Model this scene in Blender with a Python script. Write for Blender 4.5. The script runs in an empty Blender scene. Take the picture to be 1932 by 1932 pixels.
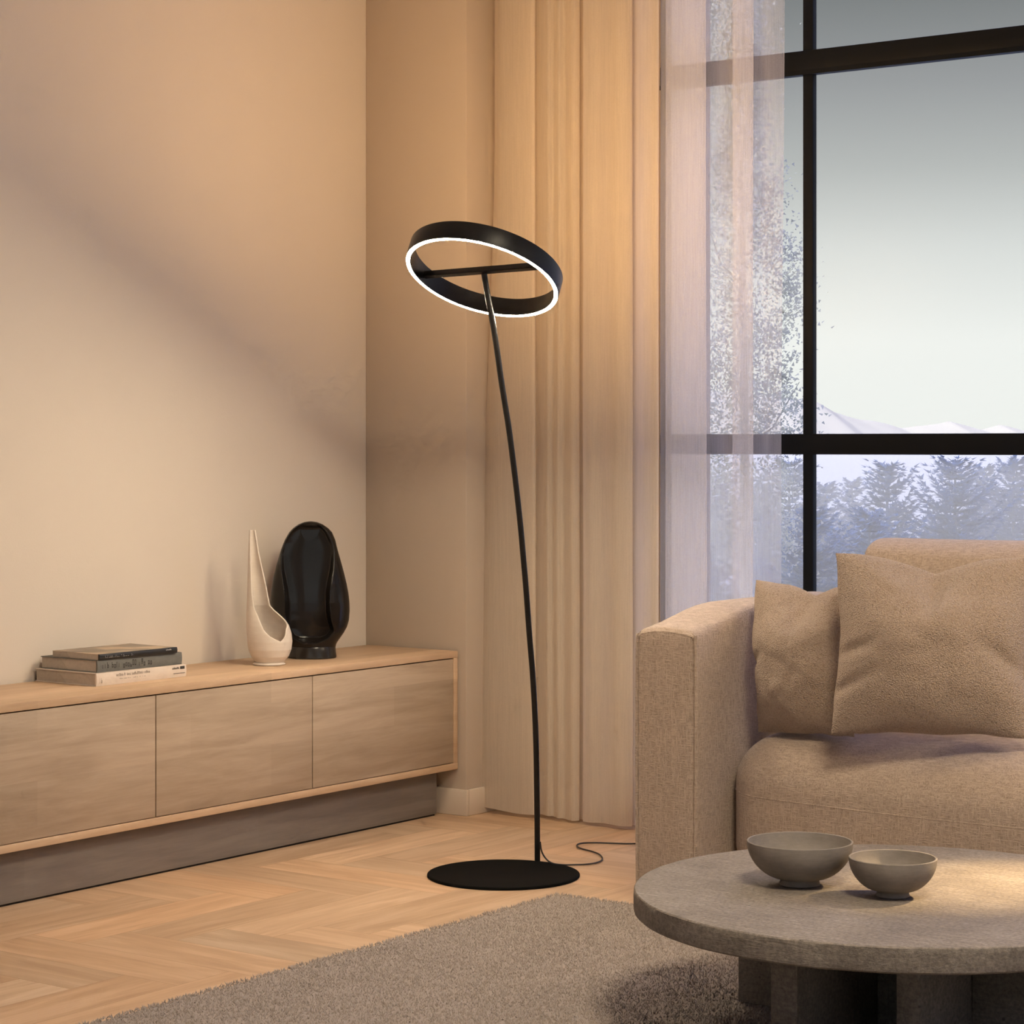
import bpy, bmesh, math, random
import numpy as np
from mathutils import Vector, Matrix, noise
random.seed(7)
S = bpy.context.scene
COL = S.collection
PI = math.pi

# ------------------------------------------------------------------ survey of the room
# room axes: x runs along the window wall, y along the left wall, origin in the corner they share
F, E, HZ = 4300.0, 1.2, 840.0
D2, D1 = (.8053, -.5928), (.5928, .8053)
CX0, CY0 = -.4901, 7.634
CAM = (4.920, -5.857, E)
YAW = math.atan2(.5928, .8053)
def c2r(X, Y):
    a, b = X - CX0, Y - CY0
    return (a*D2[0] + b*D2[1], a*D1[0] + b*D1[1])
def r2c(x, y):
    return (CX0 + x*D2[0] + y*D1[0], CY0 + x*D2[1] + y*D1[1])
def on_z(u, v, z=0.0):
    Y = (E - z)*F/(v - HZ); X = (u - 966)/F*Y
    x, y = c2r(X, Y); return Vector((x, y, z))
def on_y(u, y):           # x where the sight line of column u meets the plane y
    k = (u - 966)/F
    return (k*(CY0 + y*D1[1]) - CX0 - y*D1[0])/(D2[0] - k*D2[1])
def on_x(u, x):
    k = (u - 966)/F
    return (k*(CY0 + x*D2[1]) - CX0 - x*D2[0])/(D1[0] - k*D1[1])
def zat(v, x, y):
    return E - (v - HZ)/F*r2c(x, y)[1]
def cam3(X, Y, Z):
    x, y = c2r(X, Y); return Vector((x, y, Z))
def camdir(X, Y, Z):
    return Vector((X*D2[0] + Y*D2[1], X*D1[0] + Y*D1[1], Z))

# ------------------------------------------------------------------ materials
def srgb(r, g, b):
    f = lambda c: (c/255/12.92) if c/255 <= .04045 else ((c/255 + .055)/1.055)**2.4
    return (f(r), f(g), f(b), 1)
class NT:
    def __init__(s, name):
        s.m = bpy.data.materials.new(name); s.m.use_nodes = True
        s.t = s.m.node_tree; s.t.nodes.clear()
        s.out = s.n('ShaderNodeOutputMaterial')
    def n(s, typ, **kw):
        nd = s.t.nodes.new(typ)
        for k, v in kw.items():
            if k.startswith('i_'): nd.inputs[k[2:].replace('_', ' ')].default_value = v
            else: setattr(nd, k, v)
        return nd
    def l(s, a, b): s.t.links.new(a, b)
    def coord(s, kind='Object', scale=(1, 1, 1), rot=(0, 0, 0)):
        c = s.n('ShaderNodeTexCoord'); mp = s.n('ShaderNodeMapping')
        mp.inputs['Scale'].default_value = scale; mp.inputs['Rotation'].default_value = rot
        s.l(c.outputs[kind], mp.inputs[0]); return mp.outputs[0]
    def noise(s, vec, scale, detail=4, rough=.55, dist=0):
        nd = s.n('ShaderNodeTexNoise'); nd.inputs['Scale'].default_value = scale
        nd.inputs['Detail'].default_value = detail; nd.inputs['Roughness'].default_value = rough
        nd.inputs['Distortion'].default_value = dist
        s.l(vec, nd.inputs['Vector']); return nd.outputs['Fac']
    def ramp(s, fac, stops, interp='LINEAR'):
        r = s.n('ShaderNodeValToRGB'); cr = r.color_ramp; cr.interpolation = interp
        while len(cr.elements) < len(stops): cr.elements.new(.5)
        for e, (p, c) in zip(cr.elements, stops):
            e.position = p; e.color = c if len(c) == 4 else (*c, 1)
        s.l(fac, r.inputs[0]); return r.outputs[0]
    def mix(s, fac, a, b, blend='MIX'):
        m = s.n('ShaderNodeMix', data_type='RGBA', blend_type=blend)
        if isinstance(fac, (int, float)): m.inputs[0].default_value = fac
        else: s.l(fac, m.inputs[0])
        for i, v in ((6, a), (7, b)):
            if isinstance(v, tuple): m.inputs[i].default_value = v
            else: s.l(v, m.inputs[i])
        return m.outputs[2]
    def math(s, op, a, b=0.0):
        m = s.n('ShaderNodeMath', operation=op)
        for i, v in ((0, a), (1, b)):
            if isinstance(v, (int, float)): m.inputs[i].default_value = v
            else: s.l(v, m.inputs[i])
        return m.outputs[0]
    def bump(s, h, strength=.3, dist=.01, prev=None):
        b = s.n('ShaderNodeBump'); b.inputs['Strength'].default_value = strength
        b.inputs['Distance'].default_value = dist; s.l(h, b.inputs['Height'])
        if prev is not None: s.l(prev, b.inputs['Normal'])
        return b.outputs[0]
    def bsdf(s, col, rough=.6, normal=None, metallic=0, spec=.5, **kw):
        p = s.n('ShaderNodeBsdfPrincipled')
        if isinstance(col, tuple): p.inputs['Base Color'].default_value = col
        else: s.l(col, p.inputs['Base Color'])
        if isinstance(rough, (int, float)): p.inputs['Roughness'].default_value = rough
        else: s.l(rough, p.inputs['Roughness'])
        p.inputs['Metallic'].default_value = metallic
        p.inputs['Specular IOR Level'].default_value = spec
        for k, v in kw.items(): p.inputs[k.replace('_', ' ')].default_value = v
        if normal is not None: s.l(normal, p.inputs['Normal'])
        return p.outputs[0]
    def done(s, sh):
        s.l(sh, s.out.inputs['Surface']); return s.m

def m_plain(name, col, rough=.5, spec=.5, metallic=0, **kw):
    t = NT(name); return t.done(t.bsdf(col, rough, None, metallic, spec, **kw))
def m_plaster(name, col):
    t = NT(name); v = t.coord()
    a = t.noise(v, 1.6, 3); b = t.noise(v, 190, 3); c = t.noise(v, 14, 4)
    cc = t.mix(a, tuple(x*.96 for x in col[:3]) + (1,), tuple(min(1, x*1.03) for x in col[:3]) + (1,))
    n = t.bump(c, .05, .01, t.bump(b, .10, .002))
    return t.done(t.bsdf(cc, .85, n, spec=.25))
def m_oak(name, c1, c2, c3, axis='y', uv=False, rough=.5, lam=.12):
    """pale oak: long grain along the given axis, slightly different staves side by side"""
    t = NT(name)
    sc = {'y': (9, .9, 9), 'x': (.9, 9, 9), 'z': (9, 9, .9)}[axis]
    v = t.coord('UV' if uv else 'Object', (1, 9, 1) if uv else sc)
    fine = t.coord('UV' if uv else 'Object', (3, 60, 1) if uv else tuple(60 if s == 9 else 3 for s in sc))
    big = t.noise(v, 2.2, 5, .6, .6)
    fib = t.noise(fine, 3.0, 4, .7)
    col = t.ramp(big, [(.34, c1), (.5, c2), (.64, c3)])
    col = t.mix(t.math('MULTIPLY', fib, .34), col, tuple(x*.55 for x in c1[:3]) + (1,))
    if uv:
        at = t.n('ShaderNodeAttribute', attribute_name='tone')
        col = t.mix(1.0, col, at.outputs['Color'], 'MULTIPLY')
    else:
        st = t.n('ShaderNodeTexBrick'); st.offset = .37; st.squash = 1
        st.inputs['Mortar Size'].default_value = 0; st.inputs['Scale'].default_value = 1
        st.inputs['Brick Width'].default_value = .9; st.inputs['Row Height'].default_value = lam
        st.inputs['Color1'].default_value = (1.06, 1.05, 1.04, 1); st.inputs['Color2'].default_value = (.90, .89, .87, 1)
        co = t.n('ShaderNodeTexCoord'); sx = t.n('ShaderNodeSeparateXYZ'); cb = t.n('ShaderNodeCombineXYZ')
        t.l(co.outputs['Object'], sx.inputs[0])
        t.l(sx.outputs['Y'], cb.inputs[0]); t.l(t.math('ADD', sx.outputs['Z'], sx.outputs['X']), cb.inputs[1])
        t.l(cb.outputs[0], st.inputs['Vector'])
        col = t.mix(1.0, col, st.outputs['Color'], 'MULTIPLY')
    n = t.bump(fib, .12, .002)
    return t.done(t.bsdf(col, rough, n, spec=.35))
def m_fabric(name, c1, c2, scale=370, strength=.7, boucle=False):
    t = NT(name); v = t.coord()
    if boucle:
        vo = t.n('ShaderNodeTexVoronoi'); vo.inputs['Scale'].default_value = 290
        w = t.n('ShaderNodeVectorMath', operation='ADD')
        nz = t.n('ShaderNodeTexNoise'); nz.inputs['Scale'].default_value = 90; t.l(v, nz.inputs['Vector'])
        sc = t.n('ShaderNodeVectorMath', operation='SCALE'); sc.inputs['Scale'].default_value = .012
        t.l(nz.outputs['Color'], sc.inputs[0]); t.l(v, w.inputs[0]); t.l(sc.outputs[0], w.inputs[1])
        t.l(w.outputs[0], vo.inputs['Vector'])
        h = t.math('SUBTRACT', 1.0, vo.outputs['Distance']); nn = t.noise(v, 330, 3, .6)
        h2 = t.math('ADD', t.math('MULTIPLY', h, .8), t.math('MULTIPLY', nn, .7))
        fac = t.math('MULTIPLY', h2, .8)
        n = t.bump(h2, strength, .006)
    else:
        warp = t.noise(t.coord('Object', (1, 1, .12)), scale, 2, .6)
        weft = t.noise(t.coord('Object', (.12, .12, 1)), scale, 2, .6)
        fuzz = t.noise(v, 160, 4, .7)
        h2 = t.math('ADD', t.math('MULTIPLY', t.math('MAXIMUM', warp, weft), .9), t.math('MULTIPLY', fuzz, .35))
        fac = t.math('MULTIPLY', t.math('SUBTRACT', h2, .38), 2.0)
        n = t.bump(h2, strength, .005)
    big = t.noise(v, 7, 3)
    col = t.ramp(fac, [(.2, c2), (.75, c1)])
    col = t.mix(t.math('MULTIPLY', big, .18), col, tuple(x*.7 for x in c2[:3]) + (1,))
    return t.done(t.bsdf(col, .95, n, spec=.1, Sheen_Weight=.25, Sheen_Roughness=.5))
def m_stone(name, c1, c2, c3):
    t = NT(name); v = t.coord(); vl = t.coord('Object', (3, 26, 26), (0, 0, .35))
    a = t.noise(v, 5, 6, .65); b = t.noise(vl, 4, 6, .7, .8); f = t.noise(v, 120, 4, .7)
    col = t.ramp(a, [(.3, c1), (.5, c2), (.7, c3)])
    col = t.mix(t.math('MULTIPLY', t.ramp(b, [(.35, (0, 0, 0)), (.68, (1, 1, 1))]), .45), col, tuple(x*.6 for x in c1[:3]) + (1,))
    vo = t.n('ShaderNodeTexVoronoi'); vo.inputs['Scale'].default_value = 38; t.l(v, vo.inputs['Vector'])
    thr = t.math('MULTIPLY', t.noise(v, 7, 3), .40)
    pit = t.math('GREATER_THAN', t.math('SUBTRACT', thr, vo.outputs['Distance']), .115)
    col = t.mix(t.math('MULTIPLY', pit, .55), col, tuple(x*.3 for x in c1[:3]) + (1,))
    sp = t.ramp(f, [(.35, (.66, .66, .66)), (.65, (1.18, 1.18, 1.18))])
    col = t.mix(1.0, col, sp, 'MULTIPLY')
    h = t.math('SUBTRACT', t.math('ADD', t.math('MULTIPLY', b, .8), t.math('MULTIPLY', f, .5)), t.math('MULTIPLY', pit, .9))
    return t.done(t.bsdf(col, .62, t.bump(h, .6, .006), spec=.35))
def m_clay(name, c1, c2, rough=.8):
    t = NT(name); v = t.coord()
    a = t.noise(v, 14, 5, .65); f = t.noise(v, 240, 3, .7); g = t.noise(t.coord('Object', (4, 4, 30)), 9, 3)
    col = t.ramp(t.math('ADD', t.math('MULTIPLY', a, .7), t.math('MULTIPLY', g, .3)), [(.35, c1), (.65, c2)])
    return t.done(t.bsdf(col, rough, t.bump(f, .15, .002), spec=.3))
def m_sheer(name, col, opacity, trans=.42):
    """gauze: open weave lets light straight through, threads scatter it"""
    t = NT(name)
    v = t.coord('Object', (1, 1, .018)); th = t.noise(v, 420, 3, .7); th2 = t.noise(t.coord('Object', (1, 1, .05)), 60, 3, .6)
    wv = t.noise(t.coord('Object', (1, 1, 1)), 300, 2)
    op = t.math('ADD', t.math('MULTIPLY', t.math('SUBTRACT', th, .5), .22), t.math('MULTIPLY', t.math('SUBTRACT', th2, .5), .10))
    lw = t.n('ShaderNodeLayerWeight'); lw.inputs[0].default_value = .5
    op = t.math('ADD', op, t.math('MULTIPLY', t.math('POWER', lw.outputs['Facing'], 3.0), .55))
    op = t.math('ADD', op, t.math('MULTIPLY', t.math('SUBTRACT', wv, .5), .12))
    op = t.math('MINIMUM', t.math('MAXIMUM', t.math('ADD', op, opacity), .03), .99)
    d = t.n('ShaderNodeBsdfDiffuse'); d.inputs[0].default_value = col
    tl = t.n('ShaderNodeBsdfTranslucent'); tl.inputs[0].default_value = col
    nb = t.bump(th, .25, .002)
    t.l(nb, d.inputs['Normal'])
    m1 = t.n('ShaderNodeMixShader'); m1.inputs[0].default_value = trans
    t.l(d.outputs[0], m1.inputs[1]); t.l(tl.outputs[0], m1.inputs[2])
    tr = t.n('ShaderNodeBsdfTransparent'); m2 = t.n('ShaderNodeMixShader')
    t.l(op, m2.inputs[0]); t.l(tr.outputs[0], m2.inputs[1]); t.l(m1.outputs[0], m2.inputs[2])
    return t.done(m2.outputs[0])
def m_glass(name):
    t = NT(name); tr = t.n('ShaderNodeBsdfTransparent'); tr.inputs[0].default_value = (.97, .985, .98, 1)
    g = t.n('ShaderNodeBsdfGlossy'); g.inputs['Roughness'].default_value = .35
    m = t.n('ShaderNodeMixShader'); m.inputs[0].default_value = .006
    t.l(tr.outputs[0], m.inputs[1]); t.l(g.outputs[0], m.inputs[2]); return t.done(m.outputs[0])
def m_emit(name, col, s):
    t = NT(name); e = t.n('ShaderNodeEmission'); e.inputs[0].default_value = col; e.inputs[1].default_value = s
    return t.done(e.outputs[0])
def m_leaf(name, c1, c2):
    t = NT(name); v = t.coord(); a = t.noise(v, 1.3, 4)
    d = t.n('ShaderNodeBsdfDiffuse'); tl = t.n('ShaderNodeBsdfTranslucent')
    col = t.ramp(a, [(.35, c1), (.65, c2)]); t.l(col, d.inputs[0]); t.l(col, tl.inputs[0])
    m = t.n('ShaderNodeMixShader'); m.inputs[0].default_value = .35
    t.l(d.outputs[0], m.inputs[1]); t.l(tl.outputs[0], m.inputs[2]); return t.done(m.outputs[0])

M = dict(
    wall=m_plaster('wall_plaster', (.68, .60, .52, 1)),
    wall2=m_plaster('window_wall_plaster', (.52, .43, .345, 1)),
    ceil=m_plaster('ceiling_plaster', (.78, .78, .79, 1)), wall3=m_plaster('pale_grey_plaster', (.66, .67, .70, 1)),
    trim=m_plain('trim_paint', (.62, .52, .42, 1), .5),
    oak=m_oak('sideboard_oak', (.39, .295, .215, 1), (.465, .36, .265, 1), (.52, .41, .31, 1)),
    lit_oak=m_oak('lit_case_oak', (.56, .385, .25, 1), (.64, .45, .30, 1), (.69, .50, .34, 1)),  # same oak, lamplight on the top put into a lighter, warmer colour
    shaded_oak=m_oak('shaded_plinth_oak', (.19, .165, .15, 1), (.23, .20, .18, 1), (.26, .23, .205, 1)),  # same oak, shade under the overhang put into a darker, greyer colour
    parquet=m_oak('parquet_oak', (.48, .31, .19, 1), (.57, .385, .24, 1), (.65, .455, .30, 1), uv=True, rough=.42),
    groove=m_plain('parquet_joint', (.27, .17, .10, 1), .9),
    black=m_plain('black_lamp_metal', (.004, .004, .004, 1), .7, .05),
    bronze=m_clay('dark_lamp_metal', (.006, .006, .006, 1), (.014, .012, .011, 1), .34),
    frame=m_plain('black_window_frame', (.005, .006, .008, 1), .5, .15),
    led=m_emit('led_strip', (1.0, .85, .61, 1), 465),
    rug=m_plain('rug_pile', (.30, .245, .21, 1), .95, .1, Sheen_Weight=.3),
    sofa=m_fabric('sofa_weave', (.54, .42, .33, 1), (.31, .232, .175, 1)),
    boucle=m_fabric('boucle', (.50, .38, .29, 1), (.28, .20, .148, 1), boucle=True, strength=.8),
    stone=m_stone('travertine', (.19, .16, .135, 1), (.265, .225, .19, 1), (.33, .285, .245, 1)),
    edge=m_stone('travertine_dark_edge', (.13, .11, .092, 1), (.185, .158, .132, 1), (.245, .215, .185, 1)),  # same stone in a darker tone, for rim, underside and legs
    clay=m_clay('grey_stoneware', (.175, .152, .13, 1), (.25, .218, .19, 1)),
    white=m_clay('matt_white_ceramic', (.66, .58, .50, 1), (.74, .66, .58, 1), .55),
    gloss=m_plain('black_glaze', (.010, .008, .007, 1), .16, .32),
    foot=m_plain('black_glaze_foot', (.018, .015, .013, 1), .22, .5),
    linen=m_sheer('linen_gauze', (.86, .76, .64, 1), .74),
    sheer=m_sheer('white_gauze', (.97, .93, .89, 1), .31, .52),
    glass=m_glass('window_glass'),
    cable=m_plain('black_cable', (.015, .014, .013, 1), .5),
    paper=m_oak('page_edges', (.42, .36, .30, 1), (.50, .43, .36, 1), (.46, .40, .33, 1), axis='y', rough=.9),
    cover_black=m_plain('black_spine', (.012, .012, .011, 1), .45),
    cover_photo=None,
    cover_grey=m_clay('grey_cloth_cover', (.13, .13, .12, 1), (.18, .175, .16, 1), .8),
    cover_cream=m_clay('cream_cover', (.62, .53, .45, 1), (.70, .60, .52, 1), .7),
    ink=m_plain('black_print', (.03, .028, .025, 1), .6),
    inkgrey=m_plain('grey_print', (.33, .28, .24, 1), .6),
    inkwhite=m_plain('white_print', (.75, .72, .68, 1), .6),
    spruce=m_leaf('haze_blue_needles', (.085, .15, .27, 1), (.13, .21, .36, 1)),  # blue of the valley haze put into the needle colour
    leaf=m_leaf('haze_paled_leaves', (.46, .46, .39, 1), (.58, .58, .50, 1)),  # paleness of the haze put into the leaf colour
    bark=m_plain('bark', (.16, .19, .24, 1), .9),
    ground=m_plain('blue_grey_meadow', (.20, .27, .38, 1), .95),  # plain blue-grey ground colour
    hill=m_plain('haze_pale_hills', (.50, .475, .36, 1), 1.0, .1),  # pale haze tone put into the colour, the ridge stands above the mist
    dark=m_plain('dark_void', (.02, .015, .012, 1), .9),
)
def _photo_cover():
    t = NT('printed_cover'); v = t.coord('Object', (1, 1, 1)); a = t.noise(v, 9, 2)
    return t.done(t.bsdf(t.ramp(a, [(.42, (.48, .36, .25, 1)), (.54, (.22, .18, .14, 1))]), .45, spec=.4))
M['cover_photo'] = _photo_cover()

# ------------------------------------------------------------------ object helpers
def link(name, me, mat=None, parent=None, smooth=True):
    o = bpy.data.objects.new(name, me); COL.objects.link(o)
    if mat is not None:
        for m in (mat if isinstance(mat, (list, tuple)) else [mat]): me.materials.append(m)
    if parent is not None: o.parent = parent
    if smooth:
        me.polygons.foreach_set('use_smooth', [True]*len(me.polygons))
        try: me.set_sharp_from_angle(angle=math.radians(38))
        except Exception: pass
    me.update(); return o
def from_bm(name, bm, mat, parent=None, smooth=True):
    bmesh.ops.recalc_face_normals(bm, faces=bm.faces)
    me = bpy.data.meshes.new(name); bm.to_mesh(me); bm.free()
    return link(name, me, mat, parent, smooth)
def from_pd(name, vs, fs, mat, parent=None, smooth=True, fix=True):
    bm = bmesh.new(); V = [bm.verts.new(v) for v in vs]
    for f in fs:
        try: bm.faces.new([V[i] for i in f])
        except ValueError: pass
    if fix: bmesh.ops.remove_doubles(bm, verts=bm.verts, dist=1e-6)
    return from_bm(name, bm, mat, parent, smooth)
def tag(o, label=None, cat=None, group=None, kind=None):
    if label: o['label'] = label
    if cat: o['category'] = cat
    if group: o['group'] = group
    if kind: o['kind'] = kind
    return o
def empty(name, loc=(0, 0, 0), rz=0.0):
    o = bpy.data.objects.new(name, None); COL.objects.link(o)
    o.location = loc; o.rotation_euler = (0, 0, rz); o.empty_display_size = .1
    return o
def add_box(bm, x0, x1, y0, y1, z0, z1, bev=0.0, seg=2):
    vs = [bm.verts.new((x, y, z)) for x in (x0, x1) for y in (y0, y1) for z in (z0, z1)]
    fs = []
    for f in ((0, 1, 3, 2), (4, 6, 7, 5), (0, 4, 5, 1), (2, 3, 7, 6), (0, 2, 6, 4), (1, 5, 7, 3)):
        fs.append(bm.faces.new([vs[i] for i in f]))
    if bev > 0:
        es = list({e for f in fs for e in f.edges})
        bmesh.ops.bevel(bm, geom=es, offset=bev, segments=seg, affect='EDGES', profile=.5)
def box(name, x0, x1, y0, y1, z0, z1, mat, parent=None, bev=0.0):
    bm = bmesh.new(); add_box(bm, x0, x1, y0, y1, z0, z1, bev); return from_bm(name, bm, mat, parent)
def tube_pd(pts, r, seg=12, cap=True, closed=False):
    pts = [Vector(p) for p in pts]; n = len(pts); vs, fs = [], []
    rr = r if isinstance(r, (list, tuple)) else [r]*n
    up = Vector((0, 0, 1))
    prev = None
    for i, p in enumerate(pts):
        if closed: t = pts[(i+1) % n] - pts[i-1]
        else: t = pts[min(i+1, n-1)] - pts[max(i-1, 0)]
        t.normalize()
        if prev is None:
            a = t.cross(up)
            if a.length < 1e-3: a = t.cross(Vector((1, 0, 0)))
        else: a = prev - t*prev.dot(t)
        a.normalize(); prev = a; b = t.cross(a)
        for k in range(seg):
            th = 2*PI*k/seg; vs.append(p + (a*math.cos(th) + b*math.sin(th))*rr[i])
    m = n if closed else n-1
    for i in range(m):
        for k in range(seg):
            j = (i+1) % n
            fs.append((i*seg+k, i*seg+(k+1) % seg, j*seg+(k+1) % seg, j*seg+k))
    if cap and not closed:
        fs.append(tuple(range(seg))); fs.append(tuple(range((n-1)*seg, n*seg)))
    return vs, fs
def tube(name, pts, r, mat, parent=None, seg=12, closed=False):
    vs, fs = tube_pd(pts, r, seg, closed=closed); return from_pd(name, vs, fs, mat, parent)
def spline(pts, n=8):
    pts = [Vector(p) for p in pts]; P = [pts[0]*2 - pts[1]] + pts + [pts[-1]*2 - pts[-2]]; out = []
    for i in range(1, len(P)-2):
        for k in range(n):
            t = k/n; a, b, c, d = P[i-1], P[i], P[i+1], P[i+2]
            out.append(.5*((2*b) + (c-a)*t + (2*a-5*b+4*c-d)*t*t + (3*b-a-3*c+d)*t**3))
    out.append(pts[-1]); return out
def interp(x, xs, ys):
    return float(np.interp(x, xs, ys))
def smooth01(a, b, x):
    t = min(1, max(0, (x-a)/(b-a))); return t*t*(3-2*t)
def lathe(name, prof, mat, parent=None, seg=64):
    vs, fs = [], []; n = len(prof)
    for r, z in prof:
        for k in range(seg):
            th = 2*PI*k/seg; vs.append((r*math.cos(th), r*math.sin(th), z))
    for i in range(n-1):
        for k in range(seg):
            fs.append((i*seg+k, i*seg+(k+1) % seg, (i+1)*seg+(k+1) % seg, (i+1)*seg+k))
    return from_pd(name, vs, fs, mat, parent)
def grid_faces(nu, nv, off=0, flip=False):
    fs = []
    for i in range(nu-1):
        for j in range(nv-1):
            a, b, c, d = off+i*nv+j, off+i*nv+j+1, off+(i+1)*nv+j+1, off+(i+1)*nv+j
            fs.append((a, d, c, b) if flip else (a, b, c, d))
    return fs
def soft_block(name, x0, x1, y0, y1, z0, z1, r, mat, parent=None, n=26, puff=(0, 0, 0), deform=None):
    """upholstered block: box with big round edges, faces slightly domed"""
    bm = bmesh.new(); bmesh.ops.create_cube(bm, size=2)
    bmesh.ops.subdivide_edges(bm, edges=bm.edges, cuts=n, use_grid_fill=True)
    c = Vector(((x0+x1)/2, (y0+y1)/2, (z0+z1)/2)); h = Vector(((x1-x0)/2, (y1-y0)/2, (z1-z0)/2))
    rr = r if isinstance(r, (tuple, list)) else (r, r, r)
    for v in bm.verts:
        q = []
        for k in range(3):                      # spend more rows on the rounded edges
            s = v.co[k]; f = min(.5, rr[k]/h[k]*.9 if h[k] else .5)
            a = abs(s); t = .55
            m = (a/t)*(1-f) if a < t else (1-f) + (a-t)/(1-t)*f
            q.append(math.copysign(m, s))
        p = Vector((q[0]*h.x, q[1]*h.y, q[2]*h.z))
        core = Vector([max(-h[k]+rr[k], min(h[k]-rr[k], p[k])) for k in range(3)])
        d = Vector([(p[k]-core[k])/rr[k] for k in range(3)])
        if d.length > 1e-9:
            mx = max(abs(d.x), abs(d.y), abs(d.z)); d = d.normalized()*mx
        p = core + Vector([d[k]*rr[k] for k in range(3)])
        for k in range(3):
            if puff[k]:
                o1, o2 = [i for i in range(3) if i != k]
                w = (1-(p[o1]/h[o1])**2)*(1-(p[o2]/h[o2])**2)
                p[k] += math.copysign(1, p[k])*puff[k]*max(0, w)*min(1, abs(p[k])/h[k])
        p = p + c
        if deform: p = deform(p)
        v.co = p
    return from_bm(name, bm, mat, parent)

# ------------------------------------------------------------------ the shell
RX, RYN, RH = 6.9, -7.2, 3.15
WY = .20                                  # face of the window frame inside the niche
PX = .425                                 # end of the plaster pier left of the curtain niche
WX0 = on_y(1246, WY)                      # where the glazing starts
bm = bmesh.new(); add_box(bm, -.25, 0, RYN-.2, .5, -.05, RH+.1)
tag(from_bm('wall_left', bm, M['wall']), kind='structure')
bm = bmesh.new()
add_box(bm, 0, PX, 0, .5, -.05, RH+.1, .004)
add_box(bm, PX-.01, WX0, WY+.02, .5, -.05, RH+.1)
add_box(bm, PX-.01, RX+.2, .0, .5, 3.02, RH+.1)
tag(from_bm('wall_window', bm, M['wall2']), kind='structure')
# right wall with a tall glazed opening, rear wall closed
bm = bmesh.new()
add_box(bm, RX, RX+.25, RYN-.2, -5.2, -.05, RH+.1); add_box(bm, RX, RX+.25, -.7, .5, -.05, RH+.1)
add_box(bm, RX, RX+.25, -5.2, -.7, 2.75, RH+.1)
tag(from_bm('wall_right', bm, M['wall3']), kind='structure')
bm = bmesh.new()
add_box(bm, 0, 1.4, RYN-.2, RYN, -.05, RH+.1); add_box(bm, 6.0, RX, RYN-.2, RYN, -.05, RH+.1); add_box(bm, 1.4, 6.0, RYN-.2, RYN, 2.75, RH+.1)
tag(from_bm('wall_rear', bm, M['wall3']), kind='structure')
r3 = empty('window_3'); r3['kind'] = 'structure'
bm = bmesh.new()
for x in (1.4, 2.9, 4.4, 5.95): add_box(bm, x, x+.05, RYN-.11, RYN-.05, 0, 2.75, .003)
for z in (0, 1.17, 2.69): add_box(bm, 1.4, 6.0, RYN-.11, RYN-.05, z, z+.06, .003)
from_bm('window_frame', bm, M['frame'], r3)
box('window_pane', 1.4, 6.0, RYN-.083, RYN-.077, .03, 2.72, M['glass'], r3)
tag(box('ceiling', 0, RX, RYN, 0, RH, RH+.1, M['ceil']), kind='structure')

# floor: oak herringbone, long staves square to the walls
def make_floor():
    W, n = .165, 4; gap = .0004
    vs, fs, uv, tone, mi = [], [], [], [], []
    def plank(x, y, w, h, horiz):
        x0, x1 = max(x, 0), min(x+w, RX); y0, y1 = max(y, RYN), min(y+h, WY+.03)
        if x1-x0 < .004 or y1-y0 < .004: return
        b = len(vs)
        vs.extend([(x0+gap, y0+gap, 0), (x1-gap, y0+gap, 0), (x1-gap, y1-gap, 0), (x0+gap, y1-gap, 0)])
        fs.append((b, b+1, b+2, b+3)); ox, oy = random.random()*50, random.random()*50
        L = [(x0, y0), (x1, y0), (x1, y1), (x0, y1)]
        uv.append([((p[0]+ox, p[1]+oy) if horiz else (p[1]+ox, p[0]+oy)) for p in L])
        t = random.gauss(1.0, .07); k = random.gauss(0, .025)
        tone.append((t*(1+k), t, t*(1-k)))
    K = int(12/W)
    for k in range(-K, K):
        for m in range(-8, 9):
            ox = k + m*2*n; oy = k
            x, y = ox*W, RYN + (oy)*W + 3.0
            plank(x, y, n*W, W, True)
            plank(x-W, y, W, n*W, False)
    me = bpy.data.meshes.new('floor')
    b = len(vs)
    vs.extend([(-.02, RYN-.1, -.0015), (RX+.1, RYN-.1, -.0015), (RX+.1, .3, -.0015), (-.02, .3, -.0015),
               (-.02, RYN-.1, -.06), (RX+.1, RYN-.1, -.06), (RX+.1, .3, -.06), (-.02, .3, -.06)])
    ex = [(b, b+1, b+2, b+3), (b+4, b+7, b+6, b+5), (b, b+4, b+5, b+1), (b+1, b+5, b+6, b+2), (b+2, b+6, b+7, b+3), (b+3, b+7, b+4, b)]
    me.from_pydata(vs, [], fs + ex); me.uv_layers.new(name='UVMap'); me.color_attributes.new('tone', 'FLOAT_COLOR', 'CORNER')
    U = [c for f in uv for p in f for c in p] + [0.0]*48; me.uv_layers['UVMap'].data.foreach_set('uv', U)
    K_ = [c for t in tone for _ in range(4) for c in (*t, 1.0)] + [.5, .5, .5, 1.0]*24; me.color_attributes['tone'].data.foreach_set('color', K_)
    me.polygons.foreach_set('material_index', [0]*len(fs) + [1]*6)
    o = link('floor', me, [M['parquet'], M['groove']], smooth=False)
    return tag(o, kind='structure')
make_floor()

# skirting boards
bm = bmesh.new(); add_box(bm, .001, PX+.012, -.014, -.0005, 0, .085, .003)
add_box(bm, PX+.0005, PX+.012, -.0005, WY+.01, 0, .085, .003); add_box(bm, PX+.013, WX0-.02, WY+.006, WY+.019, 0, .085, .003)
tag(from_bm('baseboard_window', bm, M['trim']), kind='structure')
bm = bmesh.new(); add_box(bm, .0005, .013, RYN+.01, -2.90, 0, .085, .003)
tag(from_bm('baseboard_left', bm, M['trim']), kind='structure')

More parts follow.
